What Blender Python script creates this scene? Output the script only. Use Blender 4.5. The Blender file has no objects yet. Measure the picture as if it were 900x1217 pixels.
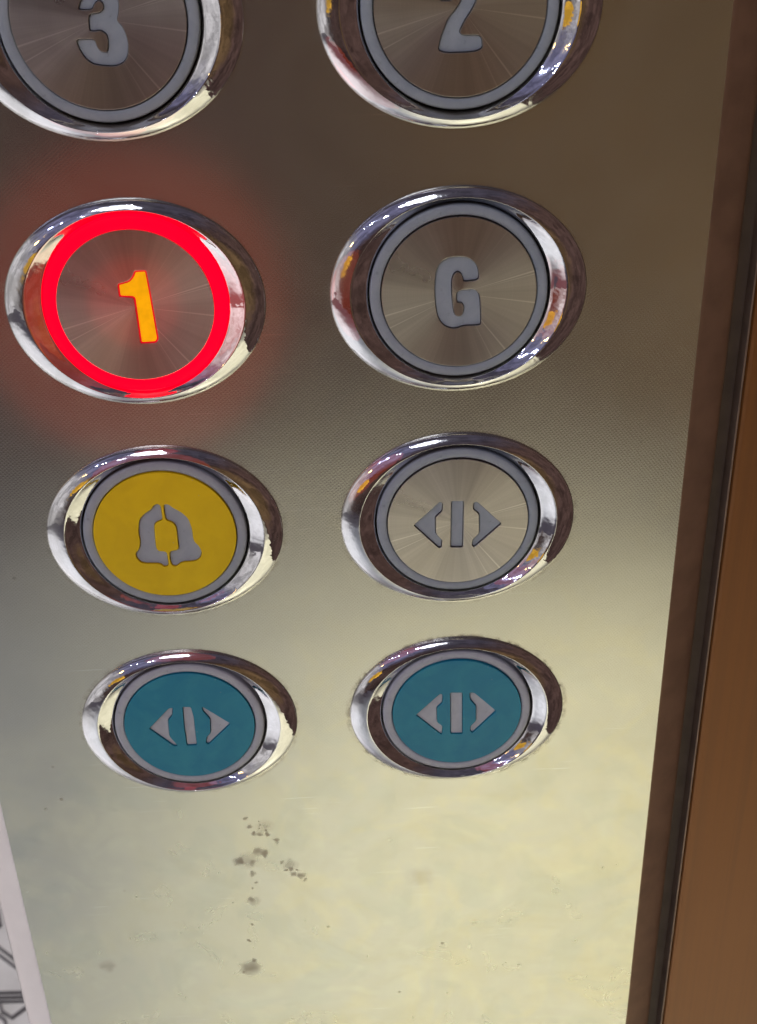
import bpy, bmesh, math, random
from mathutils import Matrix, Vector, Euler
random.seed(7)
S = bpy.context.scene
COL = S.collection
MM = 0.001
PI = math.pi

# ---------------------------------------------------------------- camera
RW = [[0.9986593855, -0.0440956574, -0.0271109706],
      [-0.0450806278, -0.4834999546, -0.8741827789],
      [0.0254395113, 0.8742330164, -0.4848396275]]      # rows: right, down, forward
CAM = Vector((5.5457, -164.2635, 56.4178)) * MM
cd = bpy.data.cameras.new('camera')
cam = bpy.data.objects.new('camera', cd)
COL.objects.link(cam)
r, d, f = [Vector(v) for v in RW]
cam.matrix_world = Matrix(((r.x, -d.x, -f.x, CAM.x), (r.y, -d.y, -f.y, CAM.y), (r.z, -d.z, -f.z, CAM.z), (0, 0, 0, 1)))
cd.sensor_fit = 'VERTICAL'; cd.sensor_height = 24.0; cd.lens = 28.656
cd.clip_start = 0.005; cd.clip_end = 50
cd.dof.use_dof = True; cd.dof.focus_distance = 0.185; cd.dof.aperture_fstop = 42.0
S.camera = cam

# ---------------------------------------------------------------- world: the dim lift interior around the panel
S.view_settings.view_transform = 'Standard'; S.view_settings.look = 'None'
S.view_settings.exposure = 0.0; S.view_settings.gamma = 1.0
S.view_settings.use_curve_mapping = False
S.cycles.use_denoising = True
S.cycles.sample_clamp_indirect = 6.0
S.cycles.caustics_reflective = False
S.cycles.blur_glossy = 0.2
w = bpy.data.worlds.new('World'); S.world = w; w.use_nodes = True
nt = w.node_tree; nt.nodes.clear()
def wn(t, **k):
    n = nt.nodes.new(t)
    for a, b in k.items(): setattr(n, a, b)
    return n
tc = wn('ShaderNodeTexCoord'); L = nt.links.new
def wblob(prev, axis, inner, outer, colour, noise=None):
    """blend a soft round patch of colour (angles in degrees) over the surroundings"""
    dot = wn('ShaderNodeVectorMath', operation='DOT_PRODUCT')
    dot.inputs[1].default_value = Vector(axis).normalized()
    L(tc.outputs['Generated'], dot.inputs[0])
    src = dot.outputs['Value']
    if noise:
        nz = wn('ShaderNodeTexNoise'); nz.inputs['Scale'].default_value = noise[0]; nz.inputs['Detail'].default_value = 4
        L(tc.outputs['Generated'], nz.inputs['Vector'])
        m = wn('ShaderNodeMath', operation='MULTIPLY_ADD'); m.inputs[1].default_value = noise[1]
        L(nz.outputs['Fac'], m.inputs[0]); L(src, m.inputs[2])
        sb = wn('ShaderNodeMath', operation='SUBTRACT'); sb.inputs[1].default_value = noise[1] * .5
        L(m.outputs[0], sb.inputs[0]); src = sb.outputs[0]
    mr = wn('ShaderNodeMapRange', interpolation_type='SMOOTHSTEP')
    mr.inputs['From Min'].default_value = math.cos(math.radians(outer)); mr.inputs['From Max'].default_value = math.cos(math.radians(inner))
    L(src, mr.inputs['Value'])
    mx = wn('ShaderNodeMix', data_type='RGBA')
    L(mr.outputs[0], mx.inputs[0]); L(prev, mx.inputs[6]); mx.inputs[7].default_value = (*colour, 1)
    return mx.outputs[2]
base = wn('ShaderNodeTexNoise'); base.inputs['Scale'].default_value = 3.0; base.inputs['Detail'].default_value = 5
L(tc.outputs['Generated'], base.inputs['Vector'])
cr = wn('ShaderNodeValToRGB'); L(base.outputs['Fac'], cr.inputs[0])
cr.color_ramp.elements[0].position = .35; cr.color_ramp.elements[0].color = (.040, .024, .026, 1)
cr.color_ramp.elements[1].position = .70; cr.color_ramp.elements[1].color = (.080, .050, .042, 1)
c = cr.outputs[0]
c = wblob(c, (1, -.35, .05), 30, 70, (.085, .050, .042), (4, .25))        # brown cabin wall on the right
c = wblob(c, (-.2, -.5, 1), 25, 60, (.07, .062, .085), (5, .3))         # dim ceiling
c = wblob(c, (-.62, -.6, .5), 12, 34, (.17, .165, .27), (11, .22))      # cold light on the ceiling
c = wblob(c, (-1, -.25, -.15), 20, 42, (.62, .60, .60), (9, .25))       # bright landing through the open door
c = wblob(c, (.35, -.93, -.12), 8, 26, (.135, .082, .040), (4, .1))       # lighter far corner
c = wblob(c, (-.60, -.76, -.04), 3.5, 6, (.95, .52, .06), (14, .02))    # amber sign lamp across the cabin
fine = wn('ShaderNodeTexNoise'); fine.inputs['Scale'].default_value = 7.0; fine.inputs['Detail'].default_value = 6; fine.inputs['Roughness'].default_value = .65
L(tc.outputs['Generated'], fine.inputs['Vector'])
fr = wn('ShaderNodeMapRange'); L(fine.outputs['Fac'], fr.inputs[0])
for i_, v_ in ((1, .38), (2, .64), (3, .6), (4, 1.5)): fr.inputs[i_].default_value = v_
fm_ = wn('ShaderNodeVectorMath', operation='SCALE'); L(c, fm_.inputs[0]); L(fr.outputs[0], fm_.inputs['Scale']); c = fm_.outputs[0]
bg = wn('ShaderNodeBackground'); L(c, bg.inputs[0]); bg.inputs[1].default_value = 1.0
out = wn('ShaderNodeOutputWorld'); L(bg.outputs[0], out.inputs[0])

# ---------------------------------------------------------------- lamps
def lamp(name, kind, loc, power, colour, size=None, target=None, **k):
    ld = bpy.data.lights.new(name, kind); ld.energy = power; ld.color = colour
    o = bpy.data.objects.new(name, ld); COL.objects.link(o); o.location = loc
    if kind == 'AREA': ld.shape = 'DISK'; ld.size = size
    elif size is not None: ld.shadow_soft_size = size
    for a, b in k.items(): setattr(ld, a, b)
    if target is not None:
        o.rotation_euler = (Vector(target) - Vector(loc)).to_track_quat('-Z', 'Y').to_euler()
    return o
# unseen spots added to brighten the cabin floor that the steel reflects
lamp('added_floor_spot', 'SPOT', (.62, -.85, 1.2), 350, (1, .95, .66), .04, (.46, -.84, -1.1), spot_size=math.radians(46), spot_blend=.85)
lamp('added_floor_spot', 'SPOT', (-1.5, -.5, 1.2), 330, (.95, .95, 1.0), .04, (-1.5, -.5, -1.1), spot_size=math.radians(56), spot_blend=.7)
lamp('added_floor_spot', 'SPOT', (-.55, -.9, 1.2), 95, (.80, .89, 1.0), .04, (-.50, -1.0, -1.1), spot_size=math.radians(50), spot_blend=1.0)
lamp('added_floor_spot', 'SPOT', (.20, -1.75, 1.2), 118, (1, .94, .70), .04, (.16, -1.75, -1.1), spot_size=math.radians(44), spot_blend=1.0)
lamp('added_landing_spot', 'SPOT', (-.8, .8, 1.2), 120, (1.0, .94, .95), .04, (-.8, .7, -1.1), spot_size=math.radians(56), spot_blend=.6)  # unseen spot added to brighten the landing floor
# unseen soft fill added behind the viewer for the plastic and enamel
lamp('added_fill', 'AREA', (-.3, -1.0, 1.1), 2.6, (.86, .90, 1.0), .5, (0, 0, 0))
# small cold and warm ceiling spots
for (x, y, z, p, col, s) in ((-1.15, -1.2, .95, 1.0, (.62, .68, 1), .035), (-1.35, -1.05, .95, 1.0, (.62, .68, 1), .03),
                             (-.85, -1.35, .95, 0.5, (.7, .75, 1), .025), (-1.5, -1.3, .55, .4, (1, .62, .18), .07),
                             (-.15, -.7, 1.0, .35, (.95, .93, 1), .03), (-.6, -1.0, 1.1, .3, (.85, .85, 1), .03)):
    lamp('ceiling_spot', 'AREA', (x, y, z), p, col, s, (0, 0, -.05))

# ---------------------------------------------------------------- material helpers
class Mat:
    def __init__(s, name):
        s.m = bpy.data.materials.new(name); s.m.use_nodes = True
        s.t = s.m.node_tree; s.b = s.t.nodes['Principled BSDF']; s.out = s.t.nodes['Material Output']
        s.tc = s.t.nodes.new('ShaderNodeTexCoord')
    def n(s, t, **k):
        x = s.t.nodes.new(t)
        for a, b in k.items(): setattr(x, a, b)
        return x
    def l(s, a, b): s.t.links.new(a, b)
    def set(s, **k):
        for a, v in k.items():
            i = s.b.inputs[a.replace('_', ' ')]
            if isinstance(v, bpy.types.NodeSocket): s.l(v, i)
            elif isinstance(v, tuple) and len(v) == 3: i.default_value = (*v, 1) if i.type == 'RGBA' else v
            else: i.default_value = v
        return s
    def math(s, op, a, b=None, c=None, clamp=False):
        x = s.n('ShaderNodeMath', operation=op); x.use_clamp = clamp
        for i, v in enumerate((a, b, c)):
            if v is None: continue
            if isinstance(v, bpy.types.NodeSocket): s.l(v, x.inputs[i])
            else: x.inputs[i].default_value = v
        return x.outputs[0]
    def mapping(s, scale=(1, 1, 1), rot=(0, 0, 0), loc=(0, 0, 0), src=None):
        x = s.n('ShaderNodeMapping'); x.inputs['Scale'].default_value = scale
        x.inputs['Rotation'].default_value = rot; x.inputs['Location'].default_value = loc
        s.l(src or s.tc.outputs['Object'], x.inputs['Vector']); return x.outputs[0]
    def noise(s, scale, detail=3, rough=.5, vec=None, dist=0):
        x = s.n('ShaderNodeTexNoise'); x.inputs['Scale'].default_value = scale; x.inputs['Detail'].default_value = detail
        x.inputs['Roughness'].default_value = rough; x.inputs['Distortion'].default_value = dist
        s.l(vec or s.tc.outputs['Object'], x.inputs['Vector']); return x.outputs['Fac']
    def range(s, v, a, b, c=0., d=1., smooth=True):
        x = s.n('ShaderNodeMapRange'); x.interpolation_type = 'SMOOTHSTEP' if smooth else 'LINEAR'
        s.l(v, x.inputs[0]); x.inputs[1].default_value = a; x.inputs[2].default_value = b
        x.inputs[3].default_value = c; x.inputs[4].default_value = d; return x.outputs[0]
    def mix(s, fac, a, b):
        x = s.n('ShaderNodeMix', data_type='RGBA')
        for i, v in ((0, fac), (6, a), (7, b)):
            if isinstance(v, bpy.types.NodeSocket): s.l(v, x.inputs[i])
            elif isinstance(v, tuple): x.inputs[i].default_value = (*v, 1)
            else: x.inputs[i].default_value = v
        return x.outputs[2]
    def bump(s, h, strength, dist, prev=None):
        x = s.n('ShaderNodeBump'); x.inputs['Strength'].default_value = strength; x.inputs['Distance'].default_value = dist
        s.l(h, x.inputs['Height'])
        if prev: s.l(prev, x.inputs['Normal'])
        return x.outputs[0]
    def sep(s, vec=None):
        x = s.n('ShaderNodeSeparateXYZ'); s.l(vec or s.tc.outputs['Object'], x.inputs[0]); return x.outputs

# stains on the panel, millimetres: x, z, radius
SPOTS = [(-14.8, -95.6, .45), (-14.3, -97.4, .5), (-13.7, -99.1, .4), (-12.7, -99.1, .4), (-11.3, -99.4, .45), (-9.9, -101.1, .5),
         (-13.4, -103.6, 1.0), (-16.7, -105.8, .95), (-14.6, -106.2, .8), (-14.6, -108.9, .5), (-14.9, -112.7, .28),
         (-15.4, -115.6, .8), (-15.9, -121.7, .28), (-16.7, -126.2, .35), (-5.8, -109.9, .6), (-7.2, -109.6, .6), (-7.6, -108.4, .5)]
SPOTS += [(-12.6, -96.6, .22), (-12.5, -97.3, .22), (-12.55, -98.1, .25), (-11.5, -96.9, .18), (-11.45, -97.7, .22), (-11.4, -98.6, .25),
          (-12.2, -103.9, .7), (-14.3, -111.2, .3), (-9.2, -106.4, .3), (-6.3, -108.4, .35), (-8.6, -108.6, .3), (-5.3, -111.2, .4), (-16.2, -131.6, .5), (-18.1, -134.4, .4)]
SOFT = [(-11.8, -97.8, 1.8, .18), (-15.2, -115.9, 1.5, .3), (-17.0, -133.5, 2.2, .55), (-44, -130.9, 1.8, .25), (-7.8, -107.3, 1.7, .30), (-15.4, -105.5, 2.4, .25), (16, -112, 3, .12)]

def panel_material():
    m = Mat('textured_stainless_steel')
    o = m.tc.outputs['Object']
    x, y, z = m.sep()
    # cloudy film of cleaning smears, strongest on the lower part that gets wiped
    warp = m.noise(60, 4, .6, dist=1.2)
    cloud = m.noise(36, 4, .55, dist=2.2)
    cloud2 = m.noise(110, 4, .55, dist=1.6)
    low = m.range(z, -.112, -.055, 1, 0)
    film = m.math('MULTIPLY', m.range(cloud, .32, .72), m.math('MULTIPLY_ADD', low, .8, .2))
    film2 = m.math('MULTIPLY', m.range(cloud2, .42, .75), m.math('MULTIPLY_ADD', low, .75, .1))
    gold = m.math('MULTIPLY', m.range(m.noise(48, 5, .6, dist=2.4), .44, .66), m.math('MULTIPLY', m.range(z, -.085, -.045, .9, .25), m.range(x, -.035, .0, .1, 1)))
    swirl = m.noise(60, 6, .62, dist=1.2)
    grey = m.math('MULTIPLY', m.range(swirl, .50, .58), m.range(z, -.10, -.05, .8, .15))
    # stains
    acc = None
    wv = m.n('ShaderNodeTexNoise'); wv.inputs['Scale'].default_value = 520; wv.inputs['Detail'].default_value = 3; m.l(o, wv.inputs['Vector'])
    off = m.n('ShaderNodeVectorMath', operation='SCALE'); off.inputs['Scale'].default_value = .0022; 
    ctr = m.n('ShaderNodeVectorMath', operation='SUBTRACT'); ctr.inputs[1].default_value = (.5, .5, .5)
    m.l(wv.outputs['Color'], ctr.inputs[0]); m.l(ctr.outputs[0], off.inputs[0])
    add = m.n('ShaderNodeVectorMath', operation='ADD'); m.l(o, add.inputs[0]); m.l(off.outputs[0], add.inputs[1])
    wo = add.outputs[0]
    def spot(cx, cz, rr, amt, soft):
        nonlocal acc
        dn = m.n('ShaderNodeVectorMath', operation='DISTANCE'); dn.inputs[1].default_value = (cx * MM, 0, cz * MM)
        m.l(wo, dn.inputs[0])
        v = m.range(dn.outputs['Value'], rr * MM * (0. if soft else .3), rr * MM * (1.2 if soft else 1.5), amt, 0)
        acc = v if acc is None else m.math('MAXIMUM', acc, v)
    for q in SPOTS: spot(*q, random.uniform(.5, .75), False)
    for q in SOFT: spot(*q, True)
    # grime creeping out from under the bezels
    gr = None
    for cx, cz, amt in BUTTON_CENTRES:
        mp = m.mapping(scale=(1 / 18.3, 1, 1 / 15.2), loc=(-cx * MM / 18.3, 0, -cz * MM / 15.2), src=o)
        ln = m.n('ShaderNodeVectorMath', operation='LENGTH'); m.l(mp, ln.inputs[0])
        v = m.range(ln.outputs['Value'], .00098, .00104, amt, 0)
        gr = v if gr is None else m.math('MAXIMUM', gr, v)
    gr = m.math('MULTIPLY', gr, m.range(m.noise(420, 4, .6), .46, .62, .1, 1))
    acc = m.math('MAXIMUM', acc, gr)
    # drift of fine specks
    vo = m.n('ShaderNodeTexVoronoi'); vo.inputs['Scale'].default_value = 260; m.l(o, vo.inputs['Vector'])
    speck = m.math('MULTIPLY', m.range(vo.outputs['Distance'], .05, .11, .5, 0), m.range(m.noise(35, 2), .55, .7))
    acc = m.math('MAXIMUM', acc, speck)
    base = m.mix(film, (.60, .585, .53), (.68, .66, .55))
    base = m.mix(m.math('MULTIPLY', film2, .6), base, (.72, .71, .60))
    base = m.mix(m.math('MULTIPLY', gold, .30), base, (.76, .68, .42))
    base = m.mix(m.math('MULTIPLY', grey, .34), base, (.52, .55, .50))
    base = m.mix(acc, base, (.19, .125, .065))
    rough = m.math('ADD', m.math('MULTIPLY_ADD', film, .07, .20), m.math('MULTIPLY', film2, .05))
    rough = m.math('ADD', rough, m.math('MULTIPLY', acc, .25))
    metal = m.math('SUBTRACT', m.math('MULTIPLY_ADD', film, -.10, .95), m.math('MULTIPLY', acc, .6))
    # embossed linen grain: two crossed diagonal weaves, worn smooth in places
    wr = None
    for a in (math.radians(38), math.radians(-52)):
        wt = m.n('ShaderNodeTexWave', wave_type='BANDS', bands_direction='X', wave_profile='SIN')
        wt.inputs['Scale'].default_value = 720; wt.inputs['Distortion'].default_value = .6; wt.inputs['Detail'].default_value = 1
        wt.inputs['Detail Scale'].default_value = .3
        m.l(m.mapping(rot=(0, a, 0)), wt.inputs['Vector'])
        wr = wt.outputs['Fac'] if wr is None else m.math('MULTIPLY', wr, wt.outputs['Fac'])
    worn = m.range(m.noise(16, 3), .3, .7, 1, .5)
    lowworn = m.range(z, -.105, -.075, .25, 1)
    nb = m.bump(m.math('MULTIPLY', wr, m.math('MULTIPLY', worn, lowworn)), .14, .00003)
    nb = m.bump(m.noise(4000, 2, .6), .12, .00003, nb)
    nb = m.bump(m.noise(18, 2), .3, .0010, nb)
    nb = m.bump(swirl, .02, .0004, nb)
    base = m.mix(m.math('MULTIPLY', wr, m.math('MULTIPLY', lowworn, .16)), base, (.30, .28, .25))
    # fine scratches
    sc = m.noise(1, 2, .5, vec=m.mapping(scale=(60, 1, 2600), rot=(0, math.radians(9), 0)))
    scr = m.math('MULTIPLY', m.range(sc, .665, .70), m.range(m.noise(45, 2), .50, .62))
    base = m.mix(m.math('MULTIPLY', scr, .5), base, (.9, .88, .85))
    m.set(Base_Color=base, Roughness=rough, Metallic=metal, Normal=nb)
    return m.m

def chrome_material():
    m = Mat('chrome_plating')
    sm = m.noise(160, 4, .6)
    nb = m.bump(m.noise(110, 4, .6), .5, .00030)
    nb = m.bump(m.noise(600, 3, .6), .10, .00008, nb)
    m.set(Base_Color=m.mix(m.range(sm, .45, .7), (.72, .71, .73), (.58, .57, .57)), Metallic=1., Roughness=m.range(sm, .4, .75, .035, .16), Normal=nb)
    return m.m

def spun_steel_material(name, tint, rough=.27):
    """turned steel disc: circular brushing, with fans of light from the centre painted in"""
    m = Mat(name)
    x, y, z = m.sep()
    rad = m.math('SQRT', m.math('ADD', m.math('MULTIPLY', x, x), m.math('MULTIPLY', z, z)))
    cx = m.n('ShaderNodeCombineXYZ'); m.l(rad, cx.inputs[0])
    rings = m.noise(9000, 3, .7, vec=cx.outputs[0])
    tg = m.n('ShaderNodeTangent', direction_type='RADIAL', axis='Y')
    ang = m.math('ARCTAN2', z, x)
    ca = m.n('ShaderNodeCombineXYZ'); m.l(m.math('COSINE', ang), ca.inputs[0]); m.l(m.math('SINE', ang), ca.inputs[1])
    fans = m.noise(2.6, 5, .75, vec=ca.outputs[0])
    sm = m.noise(120, 3, .5)
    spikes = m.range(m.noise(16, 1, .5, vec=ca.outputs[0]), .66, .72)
    base = m.mix(m.range(fans, .35, .65), tuple(v * .88 for v in tint), tuple(min(1, v * 1.08) for v in tint))  # radial fans of light painted into the base colour
    base = m.mix(m.math('MULTIPLY', m.range(rings, .35, .65), .2), base, tuple(v * .55 for v in tint))
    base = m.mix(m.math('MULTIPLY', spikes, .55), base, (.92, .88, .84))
    nb = m.bump(rings, .10, .00003)
    m.set(Base_Color=base, Metallic=.96, Roughness=m.range(sm, .3, .8, rough, rough + .06), Anisotropic=.75, Normal=nb)
    m.l(tg.outputs[0], m.b.inputs['Tangent'])
    return m.m

def enamel_material(name, c1, c2, rough):
    m = Mat(name)
    sm = m.noise(140, 5, .6, dist=.8)
    fine = m.noise(1500, 3, .6)
    vo = m.n('ShaderNodeTexVoronoi'); vo.inputs['Scale'].default_value = 420; m.l(m.tc.outputs['Object'], vo.inputs['Vector'])
    base = m.mix(m.range(sm, .3, .7), c1, c2)
    base = m.mix(m.range(vo.outputs['Distance'], .03, .07, .35, 0), base, (.5, .48, .4))
    nb = m.bump(fine, .10, .00005)
    m.set(Base_Color=base, Roughness=m.range(sm, .3, .7, rough, rough + .13), Normal=nb)
    m.b.inputs['Specular IOR Level'].default_value = .35
    return m.m

def plastic_material(name, col, col2, rough=.38):
    m = Mat(name)
    sm = m.noise(260, 5, .65, dist=.6)
    gr = m.noise(1100, 3, .6)
    base = m.mix(m.range(sm, .35, .7), col, col2)
    base = m.mix(m.range(gr, .60, .75, 0, .35), base, tuple(v * .45 for v in col))
    m.set(Base_Color=base, Roughness=rough, Normal=m.bump(sm, .15, .0001))
    m.b.inputs['Subsurface Weight'].default_value = 0
    return m.m

def glow_material(name, col, strength, var=.15):
    m = Mat(name)
    sm = m.noise(300, 3, .6)
    c2 = m.mix(m.range(sm, .3, .7), col, tuple(v * (1 - var) for v in col))
    m.set(Base_Color=tuple(v * .03 for v in col), Roughness=.4, Emission_Color=c2, Emission_Strength=strength)
    m.b.inputs['Specular IOR Level'].default_value = .03
    return m.m

def plain(name, col, rough, metal=0., bump=None):
    m = Mat(name)
    sm = m.noise(*(bump or (200, 4))[:2])
    m.set(Base_Color=m.mix(m.range(sm, .3, .7), tuple(v * .85 for v in col), tuple(v * 1.1 for v in col)), Roughness=rough, Metallic=metal)
    return m.m

def wall_material():
    m = Mat('brown_coated_steel')
    st = m.noise(1, 4, .6, vec=m.mapping(scale=(900, 900, 6)))
    big = m.noise(14, 3)
    x, y, z = m.sep()
    base = m.mix(big, (.24, .085, .015), (.26, .105, .034))
    base = m.mix(m.math('MULTIPLY', m.range(st, .4, .7), .25), base, (.14, .06, .025))
    m.set(Base_Color=base, Roughness=.42, Metallic=.35, Normal=m.bump(st, .08, .0001))
    return m.m

def floor_material(name, c1, c2):
    m = Mat(name)
    v = m.noise(3.5, 8, .6, dist=1.6)
    m.set(Base_Color=m.mix(m.range(v, .35, .7), c1, c2), Roughness=.3)
    return m.m

# ---------------------------------------------------------------- mesh helpers
def link(name, me, mat=None, parent=None):
    o = bpy.data.objects.new(name, me); COL.objects.link(o)
    if mat: me.materials.append(mat)
    if parent: o.parent = parent
    return o
def mesh_of(verts, faces, smooth=False):
    me = bpy.data.meshes.new('m'); me.from_pydata([tuple(c * MM for c in v) for v in verts], [], faces); me.update()
    bm = bmesh.new(); bm.from_mesh(me); bmesh.ops.recalc_face_normals(bm, faces=bm.faces); bm.to_mesh(me); bm.free()
    if smooth: me.polygons.foreach_set('use_smooth', [True] * len(me.polygons))
    return me
def box_mesh(x0, x1, y0, y1, z0, z1, bevel=0):
    bm = bmesh.new()
    bmesh.ops.create_cube(bm, size=1, matrix=Matrix.Translation(((x0 + x1) / 2 * MM, (y0 + y1) / 2 * MM, (z0 + z1) / 2 * MM)) @ Matrix.Diagonal(((x1 - x0) * MM, (y1 - y0) * MM, (z1 - z0) * MM, 1)))
    if bevel: bmesh.ops.bevel(bm, geom=bm.edges[:], offset=bevel * MM, segments=3, affect='EDGES', profile=.5)
    me = bpy.data.meshes.new('m'); bm.to_mesh(me); bm.free(); return me
def lathe(profile, n=160, sharp=()):
    """profile of (semi-axis x, semi-axis z, height towards the viewer) swept round the Y axis"""
    vs, fs = [], []
    for (ax, az, h) in profile:
        for i in range(n):
            t = 2 * PI * i / n
            vs.append((ax * math.cos(t), -h, az * math.sin(t)))
    for j in range(len(profile) - 1):
        for i in range(n):
            k = (i + 1) % n
            fs.append((j * n + i, j * n + k, (j + 1) * n + k, (j + 1) * n + i))
    return mesh_of(vs, fs, True)
def chaikin(p, it, q=.25):
    for _ in range(it):
        o = []
        for i in range(len(p)):
            a, b = p[i], p[(i + 1) % len(p)]
            o.append((a[0] + (b[0] - a[0]) * q, a[1] + (b[1] - a[1]) * q)); o.append((b[0] + (a[0] - b[0]) * q, b[1] + (a[1] - b[1]) * q))
        p = o
    return p
def corner_round(p, rad):
    o = []
    n = len(p)
    for i in range(n):
        a, b, c = Vector(p[i - 1]), Vector(p[i]), Vector(p[(i + 1) % n])
        la, lc = (a - b).length, (c - b).length
        ra = min(rad, la * .4); rc = min(rad, lc * .4)
        A = b + (a - b).normalized() * ra; Cc = b + (c - b).normalized() * rc
        for t in (0, .25, .5, .75, 1):
            q = A * (1 - t) ** 2 + b * 2 * t * (1 - t) + Cc * t * t
            o.append((q.x, q.y))
    return o
def area(p): return sum(p[i - 1][0] * p[i][1] - p[i][0] * p[i - 1][1] for i in range(len(p))) / 2
def inset(p, dist):
    """move a closed outline inwards by dist"""
    if area(p) < 0: p = p[::-1]
    n = len(p); o = []
    for i in range(n):
        a, b, c = Vector(p[i - 1]), Vector(p[i]), Vector(p[(i + 1) % n])
        e1 = (b - a); e2 = (c - b)
        if e1.length < 1e-6 or e2.length < 1e-6: continue
        e1.normalize(); e2.normalize()
        n1 = Vector((-e1.y, e1.x)); n2 = Vector((-e2.y, e2.x)); m_ = (n1 + n2)
        if m_.length < .3: m_ = n1
        m_.normalize(); k = dist / max(.5, m_.dot(n1))
        q = b + m_ * k; o.append((q.x, q.y))
    return o
def plate(outlines, depth, bev):
    """flat plate with holes, front face at y=0 looking to -Y, bevelled edges"""
    cu = bpy.data.curves.new('c', 'CURVE'); cu.dimensions = '2D'; cu.fill_mode = 'BOTH'
    cu.extrude = depth * MM / 2 - bev * MM; cu.bevel_depth = bev * MM; cu.bevel_resolution = 2; cu.offset = -bev * MM
    for pts in outlines:
        sp = cu.splines.new('POLY'); sp.points.add(len(pts) - 1)
        for q, (x, z) in zip(sp.points, pts): q.co = (x * MM, z * MM, 0, 1)
        sp.use_cyclic_u = True
    tmp = bpy.data.objects.new('tmp', cu); COL.objects.link(tmp)
    dg = bpy.context.evaluated_depsgraph_get()
    me = bpy.data.meshes.new_from_object(tmp.evaluated_get(dg), depsgraph=dg)
    bpy.data.objects.remove(tmp); bpy.data.curves.remove(cu)
    me.transform(Matrix.Rotation(PI / 2, 4, 'X') )          # curve z -> -y, curve y -> z
    me.transform(Matrix.Translation((0, depth * MM / 2, 0)))
    me.materials.clear()
    me.polygons.foreach_set('use_smooth', [False] * len(me.polygons))
    return me
def empty(name, loc):
    o = bpy.data.objects.new(name, None); o.empty_display_size = .01; COL.objects.link(o); o.location = Vector(loc) * MM; return o
def tag(o, label=None, category=None, group=None, kind=None):
    for k, v in (('label', label), ('category', category), ('group', group), ('kind', kind)):
        if v: o[k] = v
    return o

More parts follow.
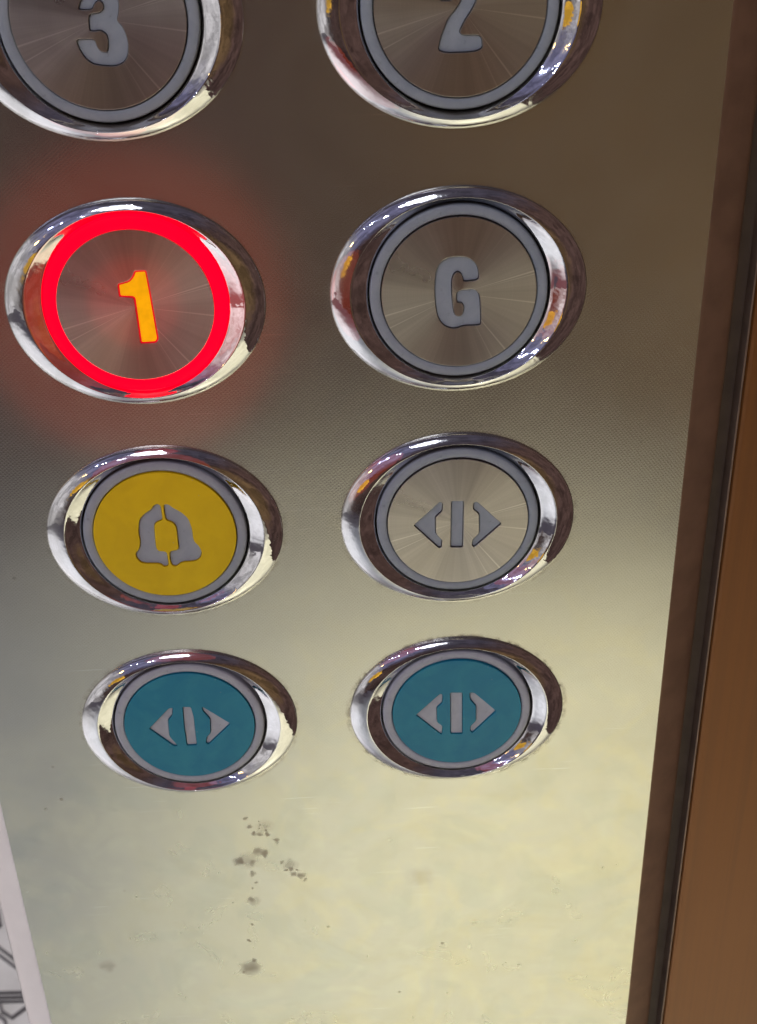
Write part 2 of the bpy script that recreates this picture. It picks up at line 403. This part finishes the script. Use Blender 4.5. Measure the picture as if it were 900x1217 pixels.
GLYPH = {
    '1': [[(-2.1, 3.36), (-0.5, 3.77), (0.06, 4.34), (0.48, 5.16), (2.09, 5.17), (2.27, 2.87), (2.66, -4.88), (2.24, -5.43), (-0.0, -5.46), (-0.11, 1.28), (-2.11, 1.49)]],
    'G': [[(2.72, 1.94), (2.58, 3.39), (2.1, 4.37), (1.17, 5.06), (-0.11, 5.29), (-1.51, 5.17), (-2.55, 4.56), (-3.14, 3.51), (-3.32, 1.83), (-3.36, 0.62), (-3.22, -1.6), (-2.99, -2.97), (-2.57, -3.98), (-1.86, -4.71), (-0.9, -5.06), (-0.07, -4.97), (0.53, -4.68), (2.8, -4.72), (3.1, -4.48), (2.79, 0.54), (-0.33, 0.43), (-0.26, -1.23), (0.39, -1.26), (0.75, -1.77), (0.75, -2.51), (0.52, -3.24), (-0.01, -3.47), (-0.67, -3.19), (-0.85, -2.44), (-1.09, -0.21), (-1.09, 1.98), (-0.86, 2.81), (-0.34, 3.27), (0.25, 3.07), (0.6, 2.27), (0.67, 1.76)]],
    '3': [[(-3.05, -2.27), (-2.79, -3.37), (-2.22, -4.49), (-1.37, -5.17), (-0.13, -5.41), (1.44, -5.52), (2.55, -5.05), (3.09, -4.17), (3.24, -2.97), (3.07, -1.78), (2.68, -0.78), (2.12, -0.28), (2.49, 0.59), (2.7, 1.74), (2.42, 2.81), (1.49, 3.51), (0.06, 3.55), (-1.15, 3.02), (-2.03, 1.89), (-2.23, 1.22), (-0.69, 1.17), (-0.27, 1.93), (0.4, 2.3), (0.9, 1.8), (0.86, 1.12), (0.28, 0.66), (-1.08, 0.61), (-1.24, -1.25), (-0.72, -1.31), (0.13, -1.19), (0.88, -1.81), (0.92, -2.7), (0.73, -3.69), (0.48, -3.98), (-0.24, -3.85), (-0.69, -3.34), (-0.87, -2.34)]],
    '2': [[(-2.86, -5.33), (-2.43, -3.48), (-1.95, -2.4), (-1.52, -1.33), (-0.47, -0.19), (0.16, 0.77), (0.26, 1.54), (-0.37, 1.95), (-1.0, 1.49), (-1.1, 0.81), (-2.68, 0.86), (-2.57, 2.02), (-1.73, 3.05), (-0.28, 3.39), (1.29, 2.86), (2.04, 1.78), (1.94, 0.71), (1.32, -0.44), (0.49, -1.59), (-0.04, -2.57), (-0.19, -3.06), (0.29, -3.42), (2.63, -3.45), (2.82, -5.32)]],
    'bell': [[(-1.08, 5.26), (-0.56, 5.47), (-0.18, 5.13), (-0.18, 3.92), (-0.16, 2.78), (-0.97, 2.49), (-1.52, 2.03), (-1.64, 0.39), (-1.75, -2.77), (-0.16, -2.94), (-0.14, -4.04), (-0.14, -5.4), (-0.74, -5.54), (-1.24, -4.91), (-3.97, -4.76), (-4.67, -3.96), (-4.84, -3.03), (-4.09, -2.14), (-3.81, -0.82), (-3.91, 0.51), (-3.71, 2.14), (-3.38, 3.11), (-2.65, 3.88), (-1.58, 4.56)], [(0.41, 5.34), (1.04, 5.31), (1.67, 4.63), (2.73, 3.93), (3.74, 2.74), (4.12, 0.91), (4.12, -1.24), (4.95, -2.29), (5.21, -3.31), (4.89, -4.31), (4.12, -4.78), (1.95, -4.83), (1.15, -5.55), (0.58, -5.44), (0.35, -4.57), (0.42, -2.89), (1.95, -2.72), (1.91, -1.13), (1.96, 1.35), (1.55, 2.2), (0.47, 2.74), (0.41, 4.05)]],
    'open': [[(-6.87, -0.15), (-2.73, 3.84), (-2.32, 3.36), (-2.4, 2.09), (-3.45, 1.07), (-3.4, -1.84), (-2.41, -3.1), (-2.56, -4.41), (-3.04, -4.38)], [(-1.05, 3.82), (0.9, 3.72), (0.8, -4.52), (-1.14, -4.42)], [(2.34, 3.33), (2.86, 3.56), (6.77, -0.58), (2.57, -4.61), (2.19, -4.22), (2.28, -3.23), (3.3, -2.09), (3.26, 1.26), (2.35, 2.16)]],
    'tealL': [[(-6.84, -0.18), (-3.05, 3.91), (-2.39, 3.99), (-2.66, 2.36), (-3.48, 1.35), (-3.6, -1.99), (-2.41, -4.13), (-3.08, -4.16)], [(-0.8, 4.08), (0.58, 3.92), (0.85, 1.91), (0.8, -4.21), (-0.9, -4.17), (-0.95, -0.12)], [(2.44, 3.92), (3.05, 3.42), (6.87, 0.06), (2.8, -4.14), (2.36, -3.82), (2.57, -2.62), (3.32, -1.71), (3.5, 1.27), (2.45, 2.99)]],
    'tealR': [[(-6.97, -0.11), (-2.78, 4.24), (-2.37, 3.86), (-2.44, 2.22), (-3.39, 1.21), (-3.33, -1.89), (-2.38, -2.8), (-2.51, -4.49), (-2.8, -4.47)], [(-1.18, 4.33), (0.93, 4.2), (0.98, -4.63), (-1.07, -4.5)], [(2.11, 4.17), (2.87, 4.08), (6.68, -0.05), (2.67, -4.52), (2.23, -4.06), (2.37, -2.97), (3.22, -1.94), (3.18, 1.28), (2.16, 2.65)]],
}

ROWZ = (37.28, 0.0, -36.70, -73.65)
BUTTON_CENTRES = [((c - .5) * 45, ROWZ[r], (.1, .12, .2, .5 if c else .2)[r]) for r in range(4) for c in range(2)]

# ================================================================ the setting
FLOOR_Z = -1100
marble = floor_material('cream_marble', (.58, .58, .55), (.72, .72, .69))
grey_marble = floor_material('pale_grey_marble', (.60, .60, .58), (.74, .74, .72))
inlay = plain('dark_grey_stone_inlay', (.16, .155, .16), .4)
fl = link('floor', box_mesh(-3000, 720, -2150, 2200, FLOOR_Z - 40, FLOOR_Z, 0), marble)
tag(fl, kind='structure')
lb = link('landing_floor', box_mesh(-3000, -60, 30, 2200, FLOOR_Z, FLOOR_Z + 4, 0), grey_marble)
tag(lb, kind='structure')
def strip(pts, wd, parent):
    """dark stone line laid in the landing floor along pts"""
    zt = FLOOR_Z + 8; vs = []; fs = []
    n = len(pts)
    for i, p in enumerate(pts):
        p = Vector(p); a = Vector(pts[max(0, i - 1)]); b = Vector(pts[min(n - 1, i + 1)])
        dd = (b - a).normalized(); nn = Vector((-dd.y, dd.x)) * wd / 2
        for s_ in (1, -1):
            for zz in (zt, FLOOR_Z + 3): q = p + nn * s_; vs.append((q.x, q.y, zz))
    for i in range(n - 1):
        a = i * 4; b = a + 4
        fs += [(a, b, b + 2, a + 2), (a, a + 1, b + 1, b), (a + 2, b + 2, b + 3, a + 3)]
    fs += [(0, 2, 3, 1), (n * 4 - 4, n * 4 - 3, n * 4 - 1, n * 4 - 2)]
    return link('inlay_strip', mesh_of(vs, fs), inlay, parent)
for pts, wd in (([(-470, 912), (-410, 861)], 2.6), ([(-470, 903), (-405, 848)], 2.6),
                ([(-520, 818), (-360, 812)], 2.0), ([(-520, 811), (-360, 806)], 2.0), ([(-520, 805), (-360, 800)], 2.0),
                ([(-414, 799), (-409, 788), (-396, 779), (-385, 790), (-375, 797)], 3.0),
                ([(-440, 797), (-418, 789), (-403, 776), (-398, 760)], 3.0), ([(-450, 940), (-441, 915), (-450, 905)], 6)):
    strip(pts, wd, lb)

wall_mat = wall_material()
wl = link('wall', box_mesh(65.75, 720, 3.2, 23, -1100, 1300, 1.0), wall_mat); tag(wl, kind='structure')
link('edge_highlight_strip', box_mesh(65.45, 65.75, 3.0, 20, -1100, 1300, .1), plain('painted_edge_highlight', (.27, .19, .14), .45, .5), wl)  # pale strip stands in for the highlight along the wall's bevelled edge
seam = link('wall', box_mesh(60, 70, 6, 40, -1090, 1300, 0), plain('dark_gap', (.13, .085, .06), .6)); tag(seam, kind='structure')

# ================================================================ control panel
steel = panel_material()
panel = empty('control_panel', (0, 0, 0))
tag(panel, 'worn stainless steel lift control panel holding eight round chromed buttons', 'control panel')
def panel_sheet(x0, x1, z0, z1):
    # sheet with round openings under every button so the wells are real
    outl = [[(x0, z0), (x1, z0), (x1, z1), (x0, z1)]]
    for cx, cz, _ in BUTTON_CENTRES:
        outl.append([(cx + 14.0 * math.cos(t * 2 * PI / 64), cz + 14.0 * math.sin(t * 2 * PI / 64)) for t in range(64)])
    return plate(outl, 1.5, .02)
fp = link('front_plate', panel_sheet(-57.0, 57.2, -230, 110), steel, panel)
def rolled_edge(sx, mat):
    # the folded side of the panel: rounded shoulder running back to the wall
    prof = [(0, 0), (.3, .05), (.6, .18), (1.6, .6), (2.8, 1.1), (4.0, 1.7), (4.9, 2.2), (5.4, 2.7), (5.65, 3.4), (5.7, 4.2), (5.7, 30)]
    vs = []; fs = []
    zs = (-230, 110)
    x_edge = -57.0 if sx < 0 else 57.2
    for z in zs:
        for (a, b) in prof: vs.append((x_edge + sx * a, b, z))
    n = len(prof)
    for i in range(n - 1): fs.append((i, i + 1, n + i + 1, n + i))
    me = mesh_of(vs, fs, True)
    return link('rolled_edge', me, mat, panel)
edge_mat = Mat('edge_steel')
en = edge_mat.noise(60, 4, .6)
edge_mat.set(Base_Color=edge_mat.mix(en, (.46, .41, .405), (.60, .54, .53)), Metallic=.9, Roughness=.33, Normal=edge_mat.bump(edge_mat.noise(120, 3), .3, .0004))
rolled_edge(-1, edge_mat.m); rolled_edge(1, plain('edge_with_wall_reflection', (.29, .17, .11), .5, .5))  # right edge coloured brown in place of the wall's reflection
link('back_box', box_mesh(-61, 61, 16, 40, -230, 110, 0), plain('dark_back_steel', (.05, .05, .05), .6, .5), panel)

# ================================================================ buttons
chrome = chrome_material()
dark = plain('dark_button_well', (.02, .019, .02), .6)
ring_dark = plastic_material('grey_translucent_plastic', (.34, .385, .45), (.40, .44, .50))
ring_light = plastic_material('pale_lilac_plastic', (.46, .47, .54), (.54, .55, .61))
steel_disc = spun_steel_material('spun_steel', (.60, .56, .53))
yellow = enamel_material('yellow_enamel', (.88, .62, .001), (.80, .55, .001), .42)
teal = enamel_material('teal_enamel', (.008, .23, .37), (.03, .29, .40), .33)
red_glow = glow_material('red_lit_plastic', (1.0, .0, .012), 2.2, .05)
red_rim = glow_material('red_lit_rim', (1.0, .0, .02), .85, .3)
amber_glow = glow_material('amber_lit_plastic', (1.0, .41, .004), 1.05, .22)

BEZEL = [(17.95, 14.86, -.05), (18.04, 14.93, .12), (18.0, 14.9, .30), (17.75, 14.8, .50), (17.3, 14.58, .76), (16.8, 14.33, .98), (16.3, 14.08, 1.16),
         (15.8, 13.85, 1.30), (15.45, 13.68, 1.38), (15.30, 13.62, 1.41), (15.22, 13.59, 1.42), (15.12, 13.57, 1.40), (14.85, 13.5, 1.24),
         (14.4, 13.38, .99), (13.9, 13.24, .74), (13.4, 13.08, .52), (13.0, 12.96, .34), (12.84, 12.88, .22), (12.78, 12.82, .05), (12.78, 12.82, -3)]
bezel_mesh = lathe(BEZEL, 192); bezel_mesh.materials.append(chrome)
RING = [(12.50, 12.50, -2), (12.50, 12.50, .30), (12.42, 12.42, .46), (12.25, 12.25, .55), (11.7, 11.7, .60), (11.15, 11.15, .58), (11.0, 11.0, .5), (10.98, 10.98, -1.5)]
RING_LIT = [(12.72, 12.76, -2), (12.72, 12.76, .30), (12.66, 12.7, .5), (12.4, 12.45, .66), (11.7, 11.7, .78), (11.2, 11.2, .80), (10.98, 10.98, .76), (10.9, 10.9, .5), (10.9, 10.9, -1.5)]
WELL = [(12.78, 12.78, -2.0), (6, 6, -2.0), (.01, .01, -2.0)]
ring_mesh = lathe(RING, 128); ring_lit = lathe(RING_LIT, 128); well_mesh = lathe(WELL, 64); well_mesh.materials.append(dark)

def circle(rad, n=144): return [(rad * math.cos(2 * PI * i / n), rad * math.sin(2 * PI * i / n)) for i in range(n)]

def make_button(row, col, glyph, disc_mat, plastic, label, lit=False, tilt=(0, 0), inlay_mat=None, smooth=0):
    cx, cz = (col - .5) * 45, ROWZ[row]
    b = empty('lift_button', (cx, 0, cz))
    tag(b, label, 'button', 'round buttons on the lift panel')
    bz = link('bezel', bezel_mesh, None, b)
    bz.rotation_euler = (0, 0, 0)
    link('well', well_mesh, None, b)
    rm = (ring_lit if lit else ring_mesh).copy(); rm.materials.clear()
    ring = link('light_ring', rm, plastic, b)
    outl = []
    for pts in glyph:
        outl.append(chaikin(inset(pts, -.10), 2, .2) if smooth else corner_round(pts, .28))
    fm = plate([circle(10.86)] + outl, .9, .06)
    face = link('face_plate', fm, disc_mat, b)
    face.location = (0, -.82 * MM, 0)
    face.rotation_euler = (math.radians(tilt[0]), 0, math.radians(tilt[1]))
    for o in outl:
        if lit:
            me = plate([inset(o, -.15)], .5, .04); r_ = link('legend_rim', me, red_rim, b); r_.location = (0, -.60 * MM, 0)
            me = plate([inset(o, .30)], .5, .05); q = link('legend_inlay', me, amber_glow, b); q.location = (0, -.68 * MM, 0)
        else:
            me = plate([inset(o, .075)], .6, .05); q = link('legend_inlay', me, inlay_mat or plastic, b); q.location = (0, -.52 * MM, 0)
    return b

make_button(0, 0, GLYPH['3'], steel_disc, ring_dark, 'steel button with grey numeral 3, cut by the top edge at left', smooth=1)
make_button(0, 1, GLYPH['2'], steel_disc, ring_dark, 'steel button with grey numeral 2, cut by the top edge above G', tilt=(-.4, .3), smooth=1)
b1 = make_button(1, 0, GLYPH['1'], steel_disc, red_glow, 'lit button with glowing red ring and orange numeral 1', lit=True)
make_button(1, 1, GLYPH['G'], steel_disc, ring_dark, 'steel button with grey letter G beside the lit red button', tilt=(.4, -.3), smooth=1)
make_button(2, 0, GLYPH['bell'], yellow, ring_dark, 'yellow alarm button with grey bell symbol', smooth=1)
make_button(2, 1, GLYPH['open'], steel_disc, ring_dark, 'steel door button with grey arrows and bar, right of the yellow bell')
make_button(3, 0, GLYPH['tealL'], teal, ring_light, 'teal door button with slanted arrows symbol, below the yellow bell')
make_button(3, 1, GLYPH['tealR'], teal, ring_light, 'teal door button with arrows symbol, lowest on the right below the steel arrows', tilt=(.5, -.4))

# unseen red lamps added in front of the lit button for its halo
lp = lamp('button_halo_lamp', 'POINT', (0, 0, 0), .0060, (1, .10, .022), .032); lp.parent = b1; lp.location = (-.008, -.040, -.015)

lq = lamp('button_halo_lamp', 'POINT', (0, 0, 0), .00055, (1, .04, .02), .008); lq.parent = b1; lq.location = (-.002, -.011, -.003)  # smaller added lamp, reddens the button face
